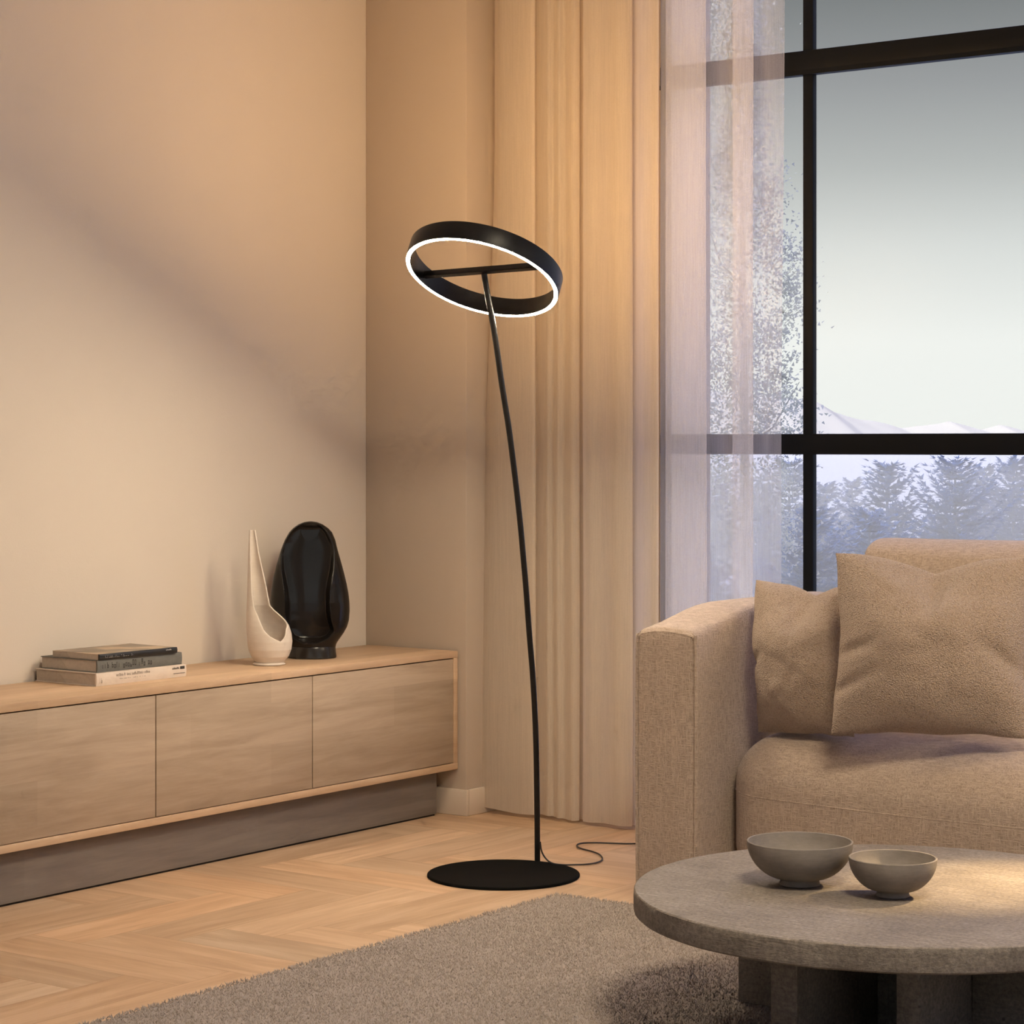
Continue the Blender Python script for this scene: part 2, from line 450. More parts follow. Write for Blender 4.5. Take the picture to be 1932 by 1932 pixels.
# window wall glazing: slim black steel grid
def make_window():
    root = empty('window_1'); root['kind'] = 'structure'
    Z0, Z1 = .0, 3.02; X1 = RX
    um = (1514, 1533); mx0, mx1 = on_y(um[0], WY), on_y(um[1], WY)
    zm = (zat(857.5, mx1, WY), zat(818.5, mx1, WY)); zu = (zat(134, mx0, WY), zat(96, mx0, WY))
    step = 2.05; mull = [(mx0, mx1)] + [(mx0+step*k, mx1+step*k) for k in (1, 2)]
    bm = bmesh.new(); y0, y1 = WY, WY+.027
    add_box(bm, WX0, WX0+.026, y0, y1, Z0, Z1, .003); add_box(bm, X1-.05, X1, y0, y1, Z0, Z1, .003)
    for a, b in mull:
        add_box(bm, a, b, y0+.002, y1-.001, Z0, Z1, .002)
    add_box(bm, WX0, X1, y0-.004, y1, zm[0], zm[1], .003)
    add_box(bm, WX0, X1, y0-.004, y1, zu[0], zu[1], .003)
    add_box(bm, WX0, X1, y0-.004, y1, zu[0]-.012, zu[0]+.002)
    add_box(bm, WX0, X1, y0, y1, Z0, Z0+.06, .003); add_box(bm, WX0, X1, y0, y1, Z1-.05, Z1, .003)
    from_bm('window_frame', bm, M['frame'], root)
    xs = [WX0+.026] + [v for a, b in mull for v in (a, b)] + [X1-.05]
    zs = [Z0+.06, zm[0], zm[1], zu[0]-.012, zu[1], Z1-.05]
    for i in range(0, len(xs)-1, 2):
        if xs[i+1]-xs[i] < .05: continue
        for k in range(0, 6, 2):
            box('window_pane', xs[i]-.004, xs[i+1]+.004, WY+.012, WY+.017, zs[k]-.004, zs[k+1]+.004, M['glass'], root)
    return mx0, mx1
MX = make_window()
r2 = empty('window_2'); r2['kind'] = 'structure'
bm = bmesh.new()
for y in (-5.2, -3.7, -2.2, -.75): add_box(bm, RX+.05, RX+.11, y, y+.05, 0, 2.75, .003)
for z in (0, 1.17, 2.69): add_box(bm, RX+.05, RX+.11, -5.2, -.7, z, z+.06, .003)
from_bm('window_frame', bm, M['frame'], r2)
box('window_pane', RX+.077, RX+.083, -5.2, -.7, .03, 2.72, M['glass'], r2)

# ------------------------------------------------------------------ curtains
def curtain_mesh(name, path, mat, z0, z1, flare=None, nz=40, hem=True, parent=None):
    """path: plan points (x,y); hung cloth whose folds loosen towards the hem"""
    P = spline([(x, y, 0) for x, y in path], 7); n = len(P); vs = []
    cx = sum(p.x for p in P)/n
    for j in range(nz):
        t = j/(nz-1); z = z1 + (z0-z1)*t
        for i, p in enumerate(P):
            w = .006*t*noise.noise(Vector((p.x*9, z*1.1, 3)))
            wy = .010*noise.noise(Vector((p.x*6, z*.9, 9)))
            fx = flare(p.x, t) if flare else 0
            zz = z + (.012*noise.noise(Vector((p.x*7, 1, 1))) if j == nz-1 else 0)
            vs.append((p.x + w + fx, p.y + wy*t + .0, zz))
    fs = grid_faces(nz, n)
    me = bpy.data.meshes.new(name); me.from_pydata(vs, [], fs)
    o = link(name, me, mat, parent)
    return o
def folds(x0, x1, n, y, amp, seed=0, skew=.3):
    rnd = random.Random(seed); out = []; w = (x1-x0)/n
    for i in range(n):
        a = amp*(.6+.6*rnd.random()); b = w*(.85+.3*rnd.random())
        xx = x0 + i*w
        out += [(xx, y + a*.1), (xx + w*.22, y - a), (xx + w*.62, y - a*.75), (xx + w*(.9-skew*.6), y + a*.7)]
    out.append((x1, y)); return out
XA, XB, XC = on_y(933, .09), on_y(1243, .07), on_y(1480, .09)
LF = lambda x, t: -max(0, (XA+.12 - x)/.12)*.075*smooth01(.25, 1, t) + .0
LP = [(933,.105),(946,.080),(975,.072),(1003,.078),(1010,.092),(1003,.105),(1012,.112),(1024,.098),(1034,.085),(1044,.096),(1054,.084),(1066,.097),(1080,.082),(1094,.100),
      (1088,.118),(1094,.125),(1106,.105),(1100,.080),(1112,.064),(1135,.070),(1160,.060),(1180,.070),(1193,.088),(1189,.104),(1198,.108),(1208,.090),(1216,.076),(1230,.072),(1243,.080),(1240,.10)]
lin = curtain_mesh('curtain', [(on_y(u, y), y) for u, y in LP], M['linen'], .012, 2.985, LF)
tag(lin, 'warm beige linen curtain hanging in heavy folds beside the plaster pier', 'curtain')
def u2x(u, y=.09): return on_y(u, y)
path = [(u2x(1243), .10), (u2x(1262), .085), (u2x(1290), .09), (u2x(1318), .075), (u2x(1331), .085), (u2x(1322), .105), (u2x(1285), .115), (u2x(1250), .12),
        (u2x(1246), .135), (u2x(1275), .145), (u2x(1330), .135), (u2x(1372), .10), (u2x(1400), .075), (u2x(1422), .08), (u2x(1416), .10),
        (u2x(1390), .11), (u2x(1373), .12), (u2x(1380), .135), (u2x(1420), .13), (u2x(1455), .10), (u2x(1482), .09)]
SF = lambda x, t: -max(0, (x-u2x(1400))/.12)*.016*t
sh = curtain_mesh('curtain', path, M['sheer'], .012, 2.985, SF)
tag(sh, 'see-through white gauze curtain drawn back over the black window frame', 'curtain')
bm = bmesh.new(); add_box(bm, PX+.02, RX-.3, .075, .105, 2.99, 3.015, .003)
tag(from_bm('curtain_rail', bm, M['trim']), 'slim white curtain rail fixed under the ceiling above the window', 'curtain rail')

# ------------------------------------------------------------------ sideboard
def make_sideboard():
    r = empty('sideboard', (0, 0, 0)); D = .397; Z0, Z1 = .150, .533; T = .021; y1 = -.004
    ya, yb, yc = on_x(851, D), on_x(590.5, D), on_x(295, D)
    y1 = on_x(864, D); w = ya-yb; w2 = yb-yc; ye = yc-w2; yl = ye - T
    tag(r, 'long low pale oak sideboard along the left wall on a recessed plinth', 'sideboard')
    bm = bmesh.new()
    add_box(bm, .016, D, yl, y1, Z1-T, Z1, .0015)
    add_box(bm, .016, D, yl, y1, Z0, Z0+T, .0015)
    add_box(bm, .0165, D-.0005, y1-T, y1-.0005, Z0+T, Z1-T, .001); add_box(bm, .0165, D-.0005, yl+.0005, yl+T, Z0+T, Z1-T, .001)
    add_box(bm, .016, .03, yl+T, y1-T, Z0+T, Z1-T)
    from_bm('carcass', bm, M['lit_oak'], r)
    bm = bmesh.new(); add_box(bm, .3, .340, yl+T, y1-T, Z0+T, Z1-T)
    from_bm('inner_panel', bm, M['dark'], r)
    g = .0022
    edges = [ye, yc, yb, y1-T]
    for i in range(3):
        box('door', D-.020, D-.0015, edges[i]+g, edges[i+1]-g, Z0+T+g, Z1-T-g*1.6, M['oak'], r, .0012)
    pl = box('plinth', .03, .345, yl+.06, on_x(824, .345), .006, Z0, M['shaded_oak'], r, .0015)
    box('plinth_foot', .035, .339, yl+.07, on_x(824, .345)-.004, 0, .006, M['dark'], r)
    return r
make_sideboard()

# ------------------------------------------------------------------ books
def glyph_row(bm, y0, y1, z0, z1, x, n, dens=.8, seed=1, wob=0):
    """a line of tiny letter-like strokes, too small to read"""
    rnd = random.Random(seed); w = (y1-y0)/n; h = z1-z0; t = w*.17
    for i in range(n):
        if rnd.random() > dens: continue
        a = y0 + i*w; kind = rnd.randrange(5); o = rnd.uniform(-wob, wob)*h
        hh = h*(1 if rnd.random() < .4 else .7)
        B = lambda p, q, c, d: add_box(bm, x, x+.0003, a+w*p, a+w*q, z0+o+hh*c, z0+o+hh*d)
        B(.08, .25, 0, 1)
        if kind != 3: B(.55, .74, 0, 1 if kind != 1 else .6)
        if kind in (0, 2, 4): B(.1, .74, .82, 1)
        if kind in (0, 1, 4): B(.1, .74, 0, .17)
        if kind in (1, 2): B(.1, .7, .42, .58)
def make_book(name, label, lx, ly, h, cover, spine, loc, rz, ct=.0022, over=.003, marks=None, soft=False):
    """lies flat: spine on the +x side, long side along y, origin at the front spine corner"""
    r = empty(name, loc, rz); tag(r, label, 'book', 'books stacked on the sideboard')
    bm = bmesh.new()
    add_box(bm, -lx, 0, 0, ly, 0, ct, .0006); add_box(bm, -lx, 0, 0, ly, h-ct, h, .0006)
    from_bm('cover', bm, cover, r)
    bm = bmesh.new(); vs = []
    ns = 8
    for k in range(ns+1):
        z = h*k/ns; b = math.sin(PI*k/ns)*.0022
        for yy in (0, ly): vs.append(bm.verts.new((b+.0004, yy, z)))
        for yy in (0, ly): vs.append(bm.verts.new((-.004, yy, z)))
    for k in range(ns):
        a = k*4; bm.faces.new((vs[a], vs[a+1], vs[a+5], vs[a+4])); bm.faces.new((vs[a+2], vs[a+6], vs[a+7], vs[a+3]))
        bm.faces.new((vs[a], vs[a+4], vs[a+6], vs[a+2])); bm.faces.new((vs[a+1], vs[a+3], vs[a+7], vs[a+5]))
    bm.faces.new((vs[0], vs[2], vs[3], vs[1])); e = ns*4; bm.faces.new((vs[e], vs[e+1], vs[e+3], vs[e+2]))
    from_bm('spine', bm, spine, r)
    bm = bmesh.new(); add_box(bm, -lx+over, -.0045, over, ly-over, ct, h-ct)
    from_bm('pages', bm, M['paper'], r)
    for (nm, mat, fn) in (marks or []):
        bm = bmesh.new(); fn(bm); from_bm(nm, bm, mat, r, False)
    return r
TOPZ = .533
def mk_cream(bm):
    glyph_row(bm, .075, .205, .022, .030, .0024, 26, .95, 5)
def mk_cream_b(bm): glyph_row(bm, .08, .20, .0135, .0165, .0024, 34, .6, 6)
def mk_cream_c(bm): glyph_row(bm, .012, .022, .008, .028, .0024, 2, 1, 8)
def mk_cream2(bm):
    glyph_row(bm, .293, .322, .0235, .0295, .0024, 9, 1, 11)
    add_box(bm, .0022, .0026, .325, .343, .0225, .0308); add_box(bm, .0022, .0026, .298, .344, .0105, .0120)
def mk_grey(bm): glyph_row(bm, .018, .208, .009, .025, .0024, 22, .9, 21, .18)
def mk_black(bm): glyph_row(bm, .02, .125, .006, .0105, .0022, 30, .85, 31)
def mk_black2(bm): glyph_row(bm, .25, .272, .009, .0135, .0022, 7, .9, 32)
b0 = on_z(170, 1294.5, TOPZ)
make_book('book', 'thick cream hardback at the bottom of the stack of books', .247, .350, .036, M['cover_cream'], M['cover_cream'],
          (.262, b0.y, TOPZ+.0003), 0, marks=[('title_print', M['inkgrey'], mk_cream), ('subtitle_print', M['inkgrey'], mk_cream_b), ('number_print', M['inkgrey'], mk_cream_c), ('publisher_print', M['ink'], mk_cream2)])
z1 = TOPZ+.0366; b1 = on_z(183, 1269.5, z1)
make_book('book', 'grey clothbound book in the middle of the stack of books', .232, .325, .034, M['cover_grey'], M['cover_grey'],
          (b1.x, b1.y, z1), math.radians(-.8), marks=[('spine_print', M['ink'], mk_grey)])
z2 = z1+.0343; b2 = on_z(187, 1246, z2)
make_book('book', 'thin book with black spine on top of the stack of books', .195, .295, .0165, M['cover_photo'], M['cover_black'],
          (b2.x, b2.y, z2), math.radians(-1.5), ct=.001, over=.001, marks=[('title_print', M['inkwhite'], mk_black), ('publisher_print', M['inkwhite'], mk_black2)])

# ------------------------------------------------------------------ white spouted vase
def make_white_vase():
    base = on_z(508, 1254, TOPZ); s = r2c(base.x, base.y)[1]/F
    r = empty('ceramic_vase', (base.x, base.y, TOPZ+.0005), YAW)
    tag(r, 'matt white ceramic vase with a tall pointed spout and scooped bowl', 'vase')
    V = [1000, 1003, 1045, 1080, 1110, 1130, 1143, 1152, 1160, 1170, 1180, 1195, 1210, 1225, 1238, 1248, 1253]
    R = [482, 483, 490, 498, 505, 509, 512, 520, 529, 538, 545, 550, 551.5, 550, 545, 537, 531]
    L = [470, 470, 468.5, 467.5, 466.5, 466, 465.5, 465.2, 465, 465, 465, 465.5, 466.5, 469, 474, 481, 486]
    AV = [1000, 1045, 1110, 1143, 1160, 1172, 1180, 1185, 1190, 1198, 1203, 1206, 1207.5]
    A0 = [-128, -126, -119, -110, -103, -101, -99, -97, -92, -82, -70, -61, -56]
    A1 = [15, 22, 26, 30, 24, 6, -16, -27, -33, -39, -45.5, -51, -56]
    nz, na = 300, 90; vs = []; V0 = 1254.0
    for j in range(nz):
        v = 1000 + (1253-1000)*j/(nz-1)
        l, rr = interp(v, V, L), interp(v, V, R); cx = ((l+rr)/2-508)*s; rad = (rr-l)/2*s
        z = (V0-v)*s
        if v < 1207.5: a0, a1 = interp(v, AV, A0), interp(v, AV, A1)
        else: a0 = a1 = -56
        if v < 1207.5:
            vs_lo = 1207.5-v
        dy = .25*rad
        for k in range(na+1):
            a = math.radians(a1 + (360-(a1-a0))*k/na)
            vs.append((cx + rad*math.cos(a), rad*math.sin(a)*(.92), z))
    bm = bmesh.new(); VV = [bm.verts.new(p) for p in vs]
    for f in grid_faces(nz, na+1): bm.faces.new([VV[i] for i in f])
    bot = [VV[(nz-1)*(na+1)+k] for k in range(na)]
    bmesh.ops.remove_doubles(bm, verts=bm.verts, dist=1e-6)
    bm.verts.ensure_lookup_table()
    # close the bottom
    zb = min(v.co.z for v in bm.verts)
    be = [e for e in bm.edges if e.is_boundary and abs(e.verts[0].co.z-zb) < 1e-6 and abs(e.verts[1].co.z-zb) < 1e-6]
    bmesh.ops.contextual_create(bm, geom=be)
    o = from_bm('vessel', bm, M['white'], r)
    m = o.modifiers.new('s', 'SOLIDIFY'); m.thickness = .0045; m.offset = -1
    m = o.modifiers.new('sm', 'SMOOTH'); m.factor = .5; m.iterations = 2
    fo = lathe('foot', [(0, 0), (.045, 0), (.049, .001), (.0495, .003), (.046, .0055), (.044, .0075), (.0, .0075)], M['white'], r)
    fo.location = (0, 0, 0)
make_white_vase()

# ------------------------------------------------------------------ black glazed vase
def make_black_vase():
    base = on_z(589, 1241, TOPZ); s = r2c(base.x, base.y)[1]/F
    r = empty('glazed_vase', (base.x, base.y, TOPZ+.0005), YAW)
    tag(r, 'large glossy black egg-shaped vase with a scooped front, behind the white vase', 'vase')
    V = [989, 990.5, 995, 1002, 1010, 1024, 1043, 1060, 1076, 1092, 1109, 1125, 1142, 1158, 1175, 1188, 1200, 1210, 1217, 1222, 1226]
    H = [1, 12, 23, 33, 40.5, 47.5, 53.5, 58.5, 63, 67, 70.5, 73, 74.5, 74.4, 72.5, 68.5, 61.5, 54, 48.5, 45.5, 44.5]
    C = [586, 586, 586, 586, 586, 585, 583.5, 583.4, 583.4, 583.5, 584, 584.5, 585, 585.5, 586, 586.5, 587, 587.5, 588, 588.5, 589]
    XL = ([990, 994, 1000, 1010, 1030, 1050, 1080, 1100, 1120, 1140, 1165, 1190, 1205, 1214, 1217], [584, 570, 560, 549, 537, 532, 534, 537.5, 541, 543, 543, 545, 554, 572, 586])
    XR = ([990, 994, 1000, 1010, 1030, 1045, 1080, 1100, 1120, 1140, 1165, 1180, 1193, 1205, 1214, 1217], [588, 601, 611, 620, 630, 634, 631, 627, 624.5, 624, 625.5, 629, 633, 624, 604, 590])
    nz, na = 170, 260; vs = []
    for j in range(nz):
        t = j/(nz-1); v = 989 + (1226-989)*(1-math.cos(PI*t*.5 + 0))**1.15 if t < .5 else None
        v = 989 + 237*(t**1.5*.5 + t*.5)
        h, c = interp(v, V, H), interp(v, V, C); z = (1246.5-v)*s
        dep = .60 + .12*smooth01(1190, 1226, v) * 1.0
        xl, xr = interp(v, *XL), interp(v, *XR)
        for k in range(na):
            a = 2*PI*k/na; x = h*math.cos(a); y = h*math.sin(a)*dep
            px = c + x
            if math.sin(a) < 0:
                inx = smooth01(xl-1.0, xl+3.5, px)*(1-smooth01(xr-8, xr+2, px))
                inv = smooth01(990, 1004, v)*(1-smooth01(1208, 1217, v))
                mid = 1-((px-(xl+xr)/2)/((xr-xl)/2+1))**2
                tgt = -h*dep*.42 + 9*max(0, mid)
                ridge = math.exp(-((px-xl+1.5)/2.2)**2)*smooth01(1000, 1040, v)*(1-smooth01(1195, 1212, v))*1.6
                y = y*(1-inx*inv) + min(tgt, -3)*inx*inv if y < tgt else y
                y -= ridge*inv
                # right flank pinched to a flat facet
                fl = smooth01(xr-2, xr+4, px)*smooth01(1035, 1090, v)*(1-smooth01(1185, 1205, v))
                y += fl*2.0
            vs.append(((c-589+x)*s, y*s, z))
    fs = []
    for j in range(nz-1):
        for k in range(na): fs.append((j*na+k, j*na+(k+1) % na, (j+1)*na+(k+1) % na, (j+1)*na+k))
    fs.append(tuple(range(na)))
    o = from_pd('vessel', vs, fs, M['gloss'], r)
    m = o.modifiers.new('sm', 'SMOOTH'); m.factor = .5; m.iterations = 5
    hb = 21*s
    f = lathe('foot', [(0, 0), (.0745, 0), (.0765, .002), (.0765, .006), (.0745, .018), (.0735, hb-.002), (.072, hb+.0015), (0, hb+.0015)], M['foot'], r)
    f.scale = (1, .8, 1)
make_black_vase()

# ------------------------------------------------------------------ floor lamp
def make_lamp():
    bc = on_z(950, 1652.5); Rb = .2128
    r = empty('floor_lamp', (bc.x, bc.y, 0))
    tag(r, 'black floor lamp with a tilted glowing ring head on a bent pole', 'floor lamp')
    inv = Vector((bc.x, bc.y, 0))
    lathe('base', [(0, 0), (Rb-.002, 0), (Rb, .0015), (Rb, .0055), (Rb-.0015, .0075), (Rb-.006, .0085), (Rb-.008, .0078), (0, .0078)], M['black'], r, 128)
    # pole: straight up, then leaning gently to the ring
    uv = [(1014, 1627), (1013.7, 1575), (1013.3, 1522), (1012.3, 1448), (1010.8, 1386), (1008, 1323), (1004, 1259), (998.8, 1197), (992, 1105), (988, 1059), (982.5, 997), (975.8, 935), (968.4, 873), (960.4, 811), (953, 764), (945.2, 714), (937, 655), (928, 599), (920.3, 559), (913.4, 516)]
    pts = []; Y0, Y1 = 6.535, 6.26
    for u, v in uv:
        t = (1627-v)/(1627-516.0); Y = Y0 + (Y1-Y0)*(t**1.5)
        pts.append(cam3((u-966)/F*Y, Y, E-(v-HZ)/F*Y) - inv)
    pts[0].z = .0075
    tube('pole', spline(pts, 6), .0083, M['bronze'], r, 16)
    # ring
    Yc = 6.26; cc = cam3((913.4-966)/F*Yc, Yc, E-(510-HZ)/F*Yc) - inv
    w = Vector((-.012, .9975, .0765)).normalized(); p = Vector((.277, -.961*.0765, .961*.997)).normalized()
    p = (p - w*p.dot(w)).normalized(); n = w*.4385 + p*.8987
    e1 = Vector((.961, 0, -.277)); e1 = (e1 - n*e1.dot(n)).normalized(); e2 = n.cross(e1)
    if e2.z < 0: e2 = -e2
    tr = lambda v: camdir(v.x, v.y, v.z)
    n, e1, e2 = tr(n), tr(e1), tr(e2)
    Ro, Ri, hh = .2165, .2035, .0265; seg = 160
    prof = [(Ri, -hh+.001), (Ri, hh-.001), (Ri+.001, hh), (Ro-.001, hh), (Ro, hh-.001), (Ro, -hh+.001), (Ro-.0006, -hh), (Ro-.0018, -hh), (Ro-.0018, -hh+.003), (Ri+.0008, -hh+.003), (Ri+.0008, -hh)]
    def ringmesh(name, prof, mat, par):
        vs, fs = [], []; m = len(prof)
        for i in range(seg):
            th = 2*PI*i/seg; d = e1*math.cos(th) + e2*math.sin(th)
            for (a, b) in prof: vs.append(cc + d*a + n*b)
        for i in range(seg):
            for k in range(m):
                fs.append((i*m+k, i*m+(k+1) % m, ((i+1) % seg)*m+(k+1) % m, ((i+1) % seg)*m+k))
        return from_pd(name, vs, fs, mat, par)
    shade = ringmesh('ring_shade', prof, M['bronze'], r)
    ringmesh('led_strip', [(Ri+.0012, -hh-.0002), (Ro-.0022, -hh-.0002), (Ro-.0022, -hh+.0026), (Ri+.0012, -hh+.0026)], M['led'], shade)
    ringmesh('led_strip', [(Ri+.0030, hh-.001), (Ri+.0030, hh+.0004), (Ro-.0030, hh+.0004), (Ro-.0030, hh-.001)], M['ledup'], shade)
    bd = (e1*.783 + e2*.63).normalized(); bn = n; bs = bd.cross(bn)
    a, b = cc - bd*(Ri+.001), cc + bd*(Ri+.001); hw = .0085
    vs = [q + bs*sx*hw + bn*sz*hw for q in (a, b) for sx in (-1, 1) for sz in (-1, 1)]
    bm = bmesh.new(); VV = [bm.verts.new(v) for v in vs]
    for f in ((0, 1, 3, 2), (4, 6, 7, 5), (0, 4, 5, 1), (2, 3, 7, 6), (0, 2, 6, 4), (1, 5, 7, 3)): bm.faces.new([VV[i] for i in f])
    bmesh.ops.bevel(bm, geom=bm.edges[:], offset=.0015, segments=2, affect='EDGES')
    from_bm('crossbar', bm, M['bronze'], r)
    # cable: leaves the foot of the pole and wanders to the sofa
    q = [(1019, 1588, .055), (1022, 1606, .030), (1030, 1620, .013), (1042, 1628.5, .0115), (1060, 1631.5, .006), (1085, 1631.5, .004), (1112, 1630, .004), (1130, 1626, .004), (1136.5, 1620, .004),
         (1131, 1612, .004), (1116, 1606, .004), (1100, 1602, .004), (1089.5, 1597.5, .004), (1090, 1593, .004), (1101, 1590.5, .004), (1125, 1590, .004), (1160, 1591, .004), (1200, 1591.5, .004), (1290, 1585, .004), (1400, 1570, .004)]
    cp = []
    for i, (u, v, z) in enumerate(q):
        if i < 3:
            Y = 6.50; P = cam3((u-966)/F*Y, Y, E-(v-HZ)/F*Y)
        else: P = on_z(u, v, z)
        cp.append(P - inv)
    tube('cable', spline(cp, 6), .0023, M['cable'], r, 8)
M['ledup'] = m_emit('led_strip_up', (1.0, .62, .26, 1), 500)
make_lamp()

# ------------------------------------------------------------------ rug
def make_rug():
    c = on_z(1052, 1684, .012); x0, y1 = c.x, c.y; x1, y0 = 4.75, -4.15
    def edge(t, s): return .010*noise.noise(Vector((t*2.3, s, 0))) + .004*noise.noise(Vector((t*14, s, 5)))
    nx, ny = 150, 150; vs = []
    for i in range(nx+1):
        for j in range(ny+1):
            x = x0 + (x1-x0)*i/nx; y = y0 + (y1-y0)*j/ny
            if i == 0: x += edge(y, 1)
            if j == ny: y += edge(x, 2)
            d = min(x-x0, y1-y, x1-x, y-y0)
            z = .010 + .0012*noise.noise(Vector((x*9, y*9, 0))) - (.006 if (i in (0, nx) or j in (0, ny)) else 0)
            vs.append((x, y, z))
    fs = grid_faces(nx+1, ny+1); b = len(vs)
    ring = [i*(ny+1) for i in range(nx+1)] + [nx*(ny+1)+j for j in range(1, ny+1)] + [i*(ny+1)+ny for i in range(nx-1, -1, -1)] + [j for j in range(ny-1, 0, -1)]
    for k in ring: vs.append((vs[k][0], vs[k][1], .0008))
    m = len(ring)
    for k in range(m): fs.append((ring[k], ring[(k+1) % m], b+(k+1) % m, b+k))
    # pile: short leaning tufts, dense where the rug lies open
    rs = np.random.RandomState(4); N = 330000
    px = x0 + rs.rand(N)*(x1-x0); py = y0 + rs.rand(N)*(y1-y0)
    X = CX0 + px*D2[0] + py*D1[0]; Y = CY0 + px*D2[1] + py*D1[1]
    u = 966 + F*X/Y; v = HZ + F*(E-.01)/Y
    n = len(px); h = .0050 + rs.rand(n)*.004; r = .0017 + rs.rand(n)*.0011
    fx = np.minimum(px-x0, y1-py); 
    lx = rs.randn(n)*.0032; ly = rs.randn(n)*.0032; a0 = rs.rand(n)*2*PI
    T = np.zeros((n, 4, 3)); zb = .0085
    for k in range(3):
        T[:, k, 0] = px + r*np.cos(a0+2*PI*k/3); T[:, k, 1] = py + r*np.sin(a0+2*PI*k/3); T[:, k, 2] = zb
    T[:, 3, 0] = px+lx; T[:, 3, 1] = py+ly; T[:, 3, 2] = zb+h
    base = len(vs); V = np.concatenate([np.array(vs), T.reshape(-1, 3)])
    idx = np.arange(n)*4 + base
    tri = np.stack([np.stack([idx, idx+1, idx+3], 1), np.stack([idx+1, idx+2, idx+3], 1), np.stack([idx+2, idx, idx+3], 1)], 1).reshape(-1, 3)
    me = bpy.data.meshes.new('rug'); nq = len(fs)
    me.vertices.add(len(V)); me.vertices.foreach_set('co', V.ravel())
    loops = np.concatenate([np.array(fs).ravel(), tri.ravel()]); me.loops.add(len(loops)); me.loops.foreach_set('vertex_index', loops)
    nt = len(tri); st = np.concatenate([np.arange(nq)*4, nq*4 + np.arange(nt)*3]); me.polygons.add(nq+nt)
    me.polygons.foreach_set('loop_start', st)
    me.update(calc_edges=True); me.validate()
    o = link('area_rug', me, M['rug'], smooth=False)
    tag(o, 'short-pile greige area rug on the oak floor in front of the sofa', 'rug')
make_rug()

# ------------------------------------------------------------------ sofa
SX0, SY0, SY1 = 1.650, -.876, -.045
AW = .183
def make_sofa():
    r = empty('sofa', (SX0, SY0, 0)); O = Vector((SX0, SY0, 0))
    tag(r, 'beige woven fabric sofa with a thick rounded arm in front of the window', 'sofa')
    W = 2.62; X1 = SX0 + W
    def top(y):                       # arm top: dips towards the front
        t = (y-SY0); return .716 + .052*smooth01(-.02, .34, t) - .0*t
    def arm(x0, x1):
        def df(p):
            t = (p.z-.02)/(.70-.02)
            k = top(p.y)/.716
            z = .02 + (p.z-.02)*(top(p.y)-.02)/(.716-.02)
            crown = .012*(1-((p.x-(x0+x1)/2)/((x1-x0)/2))**2)*smooth01(.6, .72, p.z)
            return Vector((p.x, p.y, z+crown))-O
        a = soft_block('arm', x0, x1, SY0+.004, SY1, .02, .716, (.022, .020, .022), M['sofa'], r, 24, (.004, .006, 0), df)
        # piping round the front panel
        e = .012; pz = .716-.006; y = SY0+.010
        P = [(x0+.004, y, .03), (x0+.002, y, .35), (x0+.003, y, pz-.035), (x0+.010, y, pz-.010), (x0+.030, y, pz+.001), ((x0+x1)/2, y, pz+.006), (x1-.030, y, pz+.001), (x1-.006, y, pz-.006), (x1-.001, y, pz-.03), (x1-.001, y, .35), (x1-.003, y, .03)]
        P = [Vector(q)-O for q in P]
        tube('piping', spline(P, 6), .0052, M['sofa'], a, 8)
        # piping running back along the outer top edge
        for xx in (x0+.012, x1-.012):
            Q = [Vector((xx, yy, top(yy)-.006))-O for yy in np.linspace(SY0+.012, SY1-.05, 24)]
            tube('piping', Q, .0030, M['sofa'], a, 8)
        return a
    arm(SX0, SX0+AW); arm(X1-AW, X1)
    bk = soft_block('back_frame', SX0+AW-.005, X1-AW+.005, SY1-.16, SY1+.0, .02, .73, .03, M['sofa'], r, 20, (0, 0, 0), lambda p: p-O)
    bs = soft_block('base', SX0+AW+.14, X1-AW-.14, SY0+.20, SY1-.13, .03, .22, .02, M['sofa'], r, 14, (0, 0, 0), lambda p: p-O)
    fy = SY0+.098
    xL, xR = SX0+AW+.002, X1-AW-.002
    def seatdef(p):
        t = (p.x-xL)/(xR-xL)
        p = p.copy()
        p.z += .010*math.sin(PI*min(1, max(0, t)))*smooth01(.3, .45, p.z) + .004*noise.noise(p*3.5)
        p.y += -.030*math.sin(PI*min(1, max(0, t)))*(1-smooth01(fy, fy+.25, p.y))
        return p-O
    st = soft_block('seat_cushion', xL, xR, fy, SY1-.15, .035, .447, (.15, .15, .13), M['sofa'], r, 44, (0, .012, .018), seatdef)
    # welt across the seat front
    Q = []
    for i in range(60):
        t = i/59; x = xL+.020 + (xR-xL-.04)*t
        edge = min(1, min(x-xL, xR-x)/.15); cy = .15*(1-math.sqrt(max(0, 1-(1-edge)**2)))
        z = .300 - .006*math.sin(2*PI*t)
        Q.append(Vector((x, fy + cy + .0 - .030*math.sin(PI*t) - .012*(1-(2*t-1)**2)*.75, z))-O)
    tube('seam', Q, .0028, M['sofa'], st, 8)
    # loose back cushions
    xb = on_y(1617, SY0+.60); n = 2; wb = (X1-AW-.02-xb)/n
    for i in range(n):
        a, b = xb + wb*i + .004, xb + wb*(i+1) - .004
        def bd(p, a=a, b=b):
            z = (p.z-.44)/.5; lean = .10*z
            return Vector((p.x, p.y + lean, p.z + .004*noise.noise(p*5)))-O
        c = soft_block('back_cushion', a, b, SY0+.50, SY0+.68, .455, zat(1013, xb, SY0+.66)-.004, (.04, .075, .05), M['sofa'], r, 30, (.0, .03, .004), bd)
    for x, y in ((SX0+.08, SY0+.1), (SX0+.08, SY1-.08), (X1-.08, SY0+.1), (X1-.08, SY1-.08)):
        box('leg', x-.03-O.x, x+.03-O.x, y-.03-O.y, y+.03-O.y, 0 if x > 3 else 0, .03, M['dark'], r)
make_sofa()

